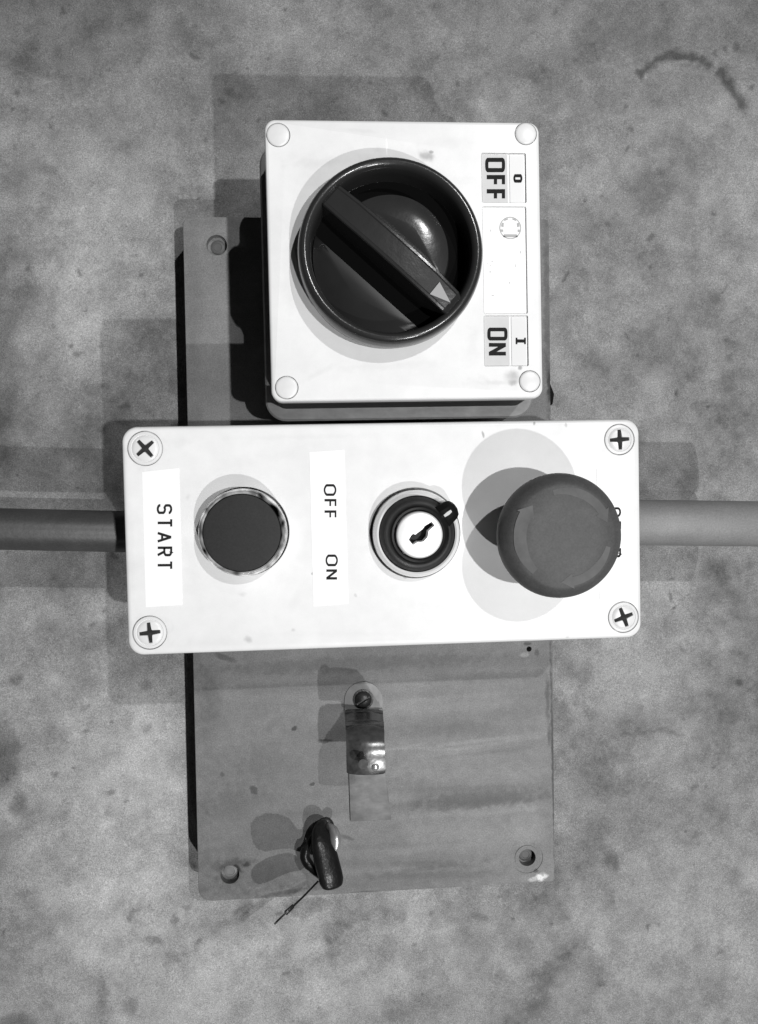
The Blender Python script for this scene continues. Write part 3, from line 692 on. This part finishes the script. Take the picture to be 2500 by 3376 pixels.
# ------------------------------------------------------------------ saddle bracket on the board
def build_bracket():
    z0 = ZP
    base = W(1200, 2310, z0)
    t = thing('saddle_bracket', 'shiny bent metal strap screwed to the board below the control box', 'bracket', base)
    def L(px, py, z): p = W(px, py, z0 + z) - base; return Vector((p.x, p.y, z))
    path = [((1136, 1262), 2248, 2), ((1136, 1262), 2300, 2.2), ((1136, 1262), 2337, 3)]
    for z in (8, 24, 48, 74, 96):
        path.append(((1136 + z * .04, 1262 + z * .05), 1615 + 723 / (1 - z / 1221), z))
    path += [((1141, 1268), 2416, 110), ((1141, 1268), 2438, 119), ((1142, 1269), 2464, 124), ((1142, 1270), 2495, 126), ((1143, 1271), 2530, 125), ((1143, 1272), 2552, 123)]
    pl, pr = [], []
    for (xa, xb), y, z in path:
        pl.append(L(xa, y, z)); pr.append(L(xb, y, z))
    pl = smoothpath(pl, 5); pr = smoothpath(pr, 5)
    loops = []
    n = len(pl)
    topc = (pl[0] + pr[0]) / 2
    for i in range(n):
        a, b = pl[i], pr[i]
        tt = ((pl[min(i + 1, n - 1)] + pr[min(i + 1, n - 1)]) - (pl[max(i - 1, 0)] + pr[max(i - 1, 0)])).normalized()
        nn = (b - a).normalized().cross(tt); nn = nn if nn.z > 0 or abs(nn.z) < .2 and nn.y > 0 else -nn
        th = 2.6; crown = 1.0 if i < 12 else 3.2
        # rounded top end
        f_ = 1.0
        s_ = (topc - (a + b) / 2).length; r = (b - a).length / 2
        if s_ < r and i < 10: f_ = max(math.sqrt(max(0, 1 - ((r - s_) / r) ** 2)), .12)
        if i >= n - 3: f_ = (.99, .96, .86)[i - n + 3]
        m_ = (a + b) / 2; a2 = m_ + (a - m_) * f_; b2 = m_ + (b - m_) * f_
        q = m_ + nn * 2.4
        loops.append([tuple(a2 - nn * th), tuple(a2), tuple((a2 * 3 + b2) / 4 + nn * crown * .75), tuple((a2 + b2) / 2 + nn * crown), tuple((a2 + b2 * 3) / 4 + nn * crown * .75), tuple(b2), tuple(b2 - nn * th)])
    paint = mat('grey_strap_paint', .17, .45, noise=((.03, .3, (1, 1, 1), 4), (.1, .2, (1, 1, 1), 4)), bump=((.06, .6, 3),))
    i1 = 10
    part('fixing_foot', loft(loops[:i1 + 1], smooth=50), paint, t)
    hx = L(1194, 2491, 125)
    part('bent_strap', cut(loft(loops[i1:], smooth=50), [cyl(hx.x, hx.y, 7, 90, 160, 32)], 50), STEEL, t)
    q = [L(x, y, 0) for x, y in ((1150, 2520), (1268, 2516), (1290, 2700), (1156, 2706))]
    pad = loft([[(p.x, p.y, .2) for p in q], [(p.x, p.y, 3.0) for p in q], [(p.x * .97 + .03 * q[0].x, p.y * .985 + .015 * q[0].y, 3.8) for p in q]], smooth=50)
    part('lower_foot', pad, mat('scuffed_strap_end', .13, .5, noise=((.02, .8, (1, 1, 1), 4), (.05, .6, (1, 2, 1), 4)), bump=((.04, .8, 3),)), t)
    for (x, y, z, nm) in ((1237, 2528, 126, 'rivet'),):
        part(nm, lathe([(6, -5), (6, 1), (4.6, 3.4), (2.4, 4.6), (.8, 4.9)], 24, 60), mat('bright_rivet', .8, .25, .8), t, tuple(L(x, y, z)))
    p = L(1198, 2306, 4)
    sc_ = part('strap_screw', cut(lathe([(13.5, -1), (13.5, 3), (12, 7.5), (8, 10.5), (3, 11.5)], 32, 40), [prism([(-16, -1.6), (16, -1.6), (16, 1.6), (-16, 1.6)], 7.5, 16)]), DARKSTEEL, t, (p.x, p.y, 3.5))
    sc_.rotation_euler = (0, 0, .5)
    part('washer', ring([(16.5, -.5), (16.5, 1.2), (13.6, 1.4), (13.6, -.5)], 32), DARKSTEEL, sc_)
build_bracket()

# ------------------------------------------------------------------ curled hook and flat tie
def build_hook():
    z0 = ZP
    base = W(1072, 2725, z0)
    t = thing('coated_hook', 'glossy black curled hook standing out of the board below the strap', 'hook', base)
    def L(px, py, z): p = W(px, py, z0 + z) - base; return (p.x, p.y, z)
    path = smoothpath([L(1056, 2724, 0), L(1060, 2730, 16), L(1062, 2750, 32), L(1066, 2790, 42), L(1076, 2835, 48), L(1088, 2880, 54), L(1095, 2912, 57), L(1098, 2932, 59)], 6)
    n = len(path)
    rad = [float(np.interp(i / (n - 1), [0, .25, .55, .82, .92, .97, 1], [11, 16, 19.5, 19, 16, 11, 5])) for i in range(n)]
    part('hook_shaft', tube(path, rad, 24, .55, up=(.35, 0, 1), power=2.6), RUBBER, t)
    part('end_loop', tube(smoothpath([L(1044, 2738, 12), L(1022, 2775, 20), L(1006, 2815, 26), L(1012, 2842, 28), L(1036, 2868, 32), L(1060, 2886, 38)], 5), [4.5] * 8 + [8] * 10 + [7] * 8, 16), RUBBER, t)
    part('lit_cheek', tube(smoothpath([L(1078, 2726, 12), L(1094, 2735, 26), L(1104, 2755, 36), L(1108, 2780, 42), L(1106, 2806, 44)], 5), [6, 6.4, 7, 7.6, 8, 8.4, 8.8, 9, 9, 9, 9, 9, 9, 8.6, 8.4, 8, 7, 6, 5, 4, 3], 16, .7), mat('lit_side_metal', .45, .32, .7, bump=((.08, .5, 3),)), t)  # pale strip: light on the hook's right side put into colour
    part('collar', ring([(15, -1), (15, 3), (12, 6), (8, 6.4), (8, -1)], 32), DARKSTEEL, t, (0, 0, .6))
    # flat tie standing edge-on to the camera
    b2 = W(1020, 2935, z0)
    t2 = thing('cable_tie', 'thin dark flat tie sticking out past the lower edge of the board', 'cable tie', b2)
    def K(px, py, z): p = W(px, py, z0 + z) - b2; return Vector((p.x, p.y, z))
    pts = [((1050, 2905), 50, 62), ((1024, 2932), 56, 104), ((1000, 2957), 72, 120), ((965, 2990), 84, 134), ((930, 3022), 94, 140), ((912, 3040), 104, 138), ((905, 3048), 114, 128)]
    V = []; 
    loops = []
    for (x, y), za, zb in pts:
        a, b = K(x, y, za), K(x, y, zb); d = Vector((.7, -.7, 0)) * 0
        nrm = Vector((.72, -.69, 0)) * 1.5
        loops.append([tuple(a - nrm), tuple(a + nrm), tuple(b + nrm), tuple(b - nrm)])
    part('tie_strap', loft(loops, smooth=30), RUBBER, t2)
    k1, k2 = K(958, 2996, 96), K(945, 3008, 100)
    hd = [K(968, 2988, 112), K(942, 3012, 112)]; nr = Vector((.69, .72, 0)) * 3.6; nr = Vector((nr.x, -nr.y, 0)) if False else Vector((.72, -.69, 0)) * 3.6
    part('tie_head', loft([[tuple(Vector((q.x, q.y, za)) + d_) for q, d_ in ((hd[0], -nr * .5), (hd[0], nr * .5), (hd[1], nr * .7), (hd[1], -nr * .7))] for za in (108, 114)]), RUBBER, t2)
build_hook()
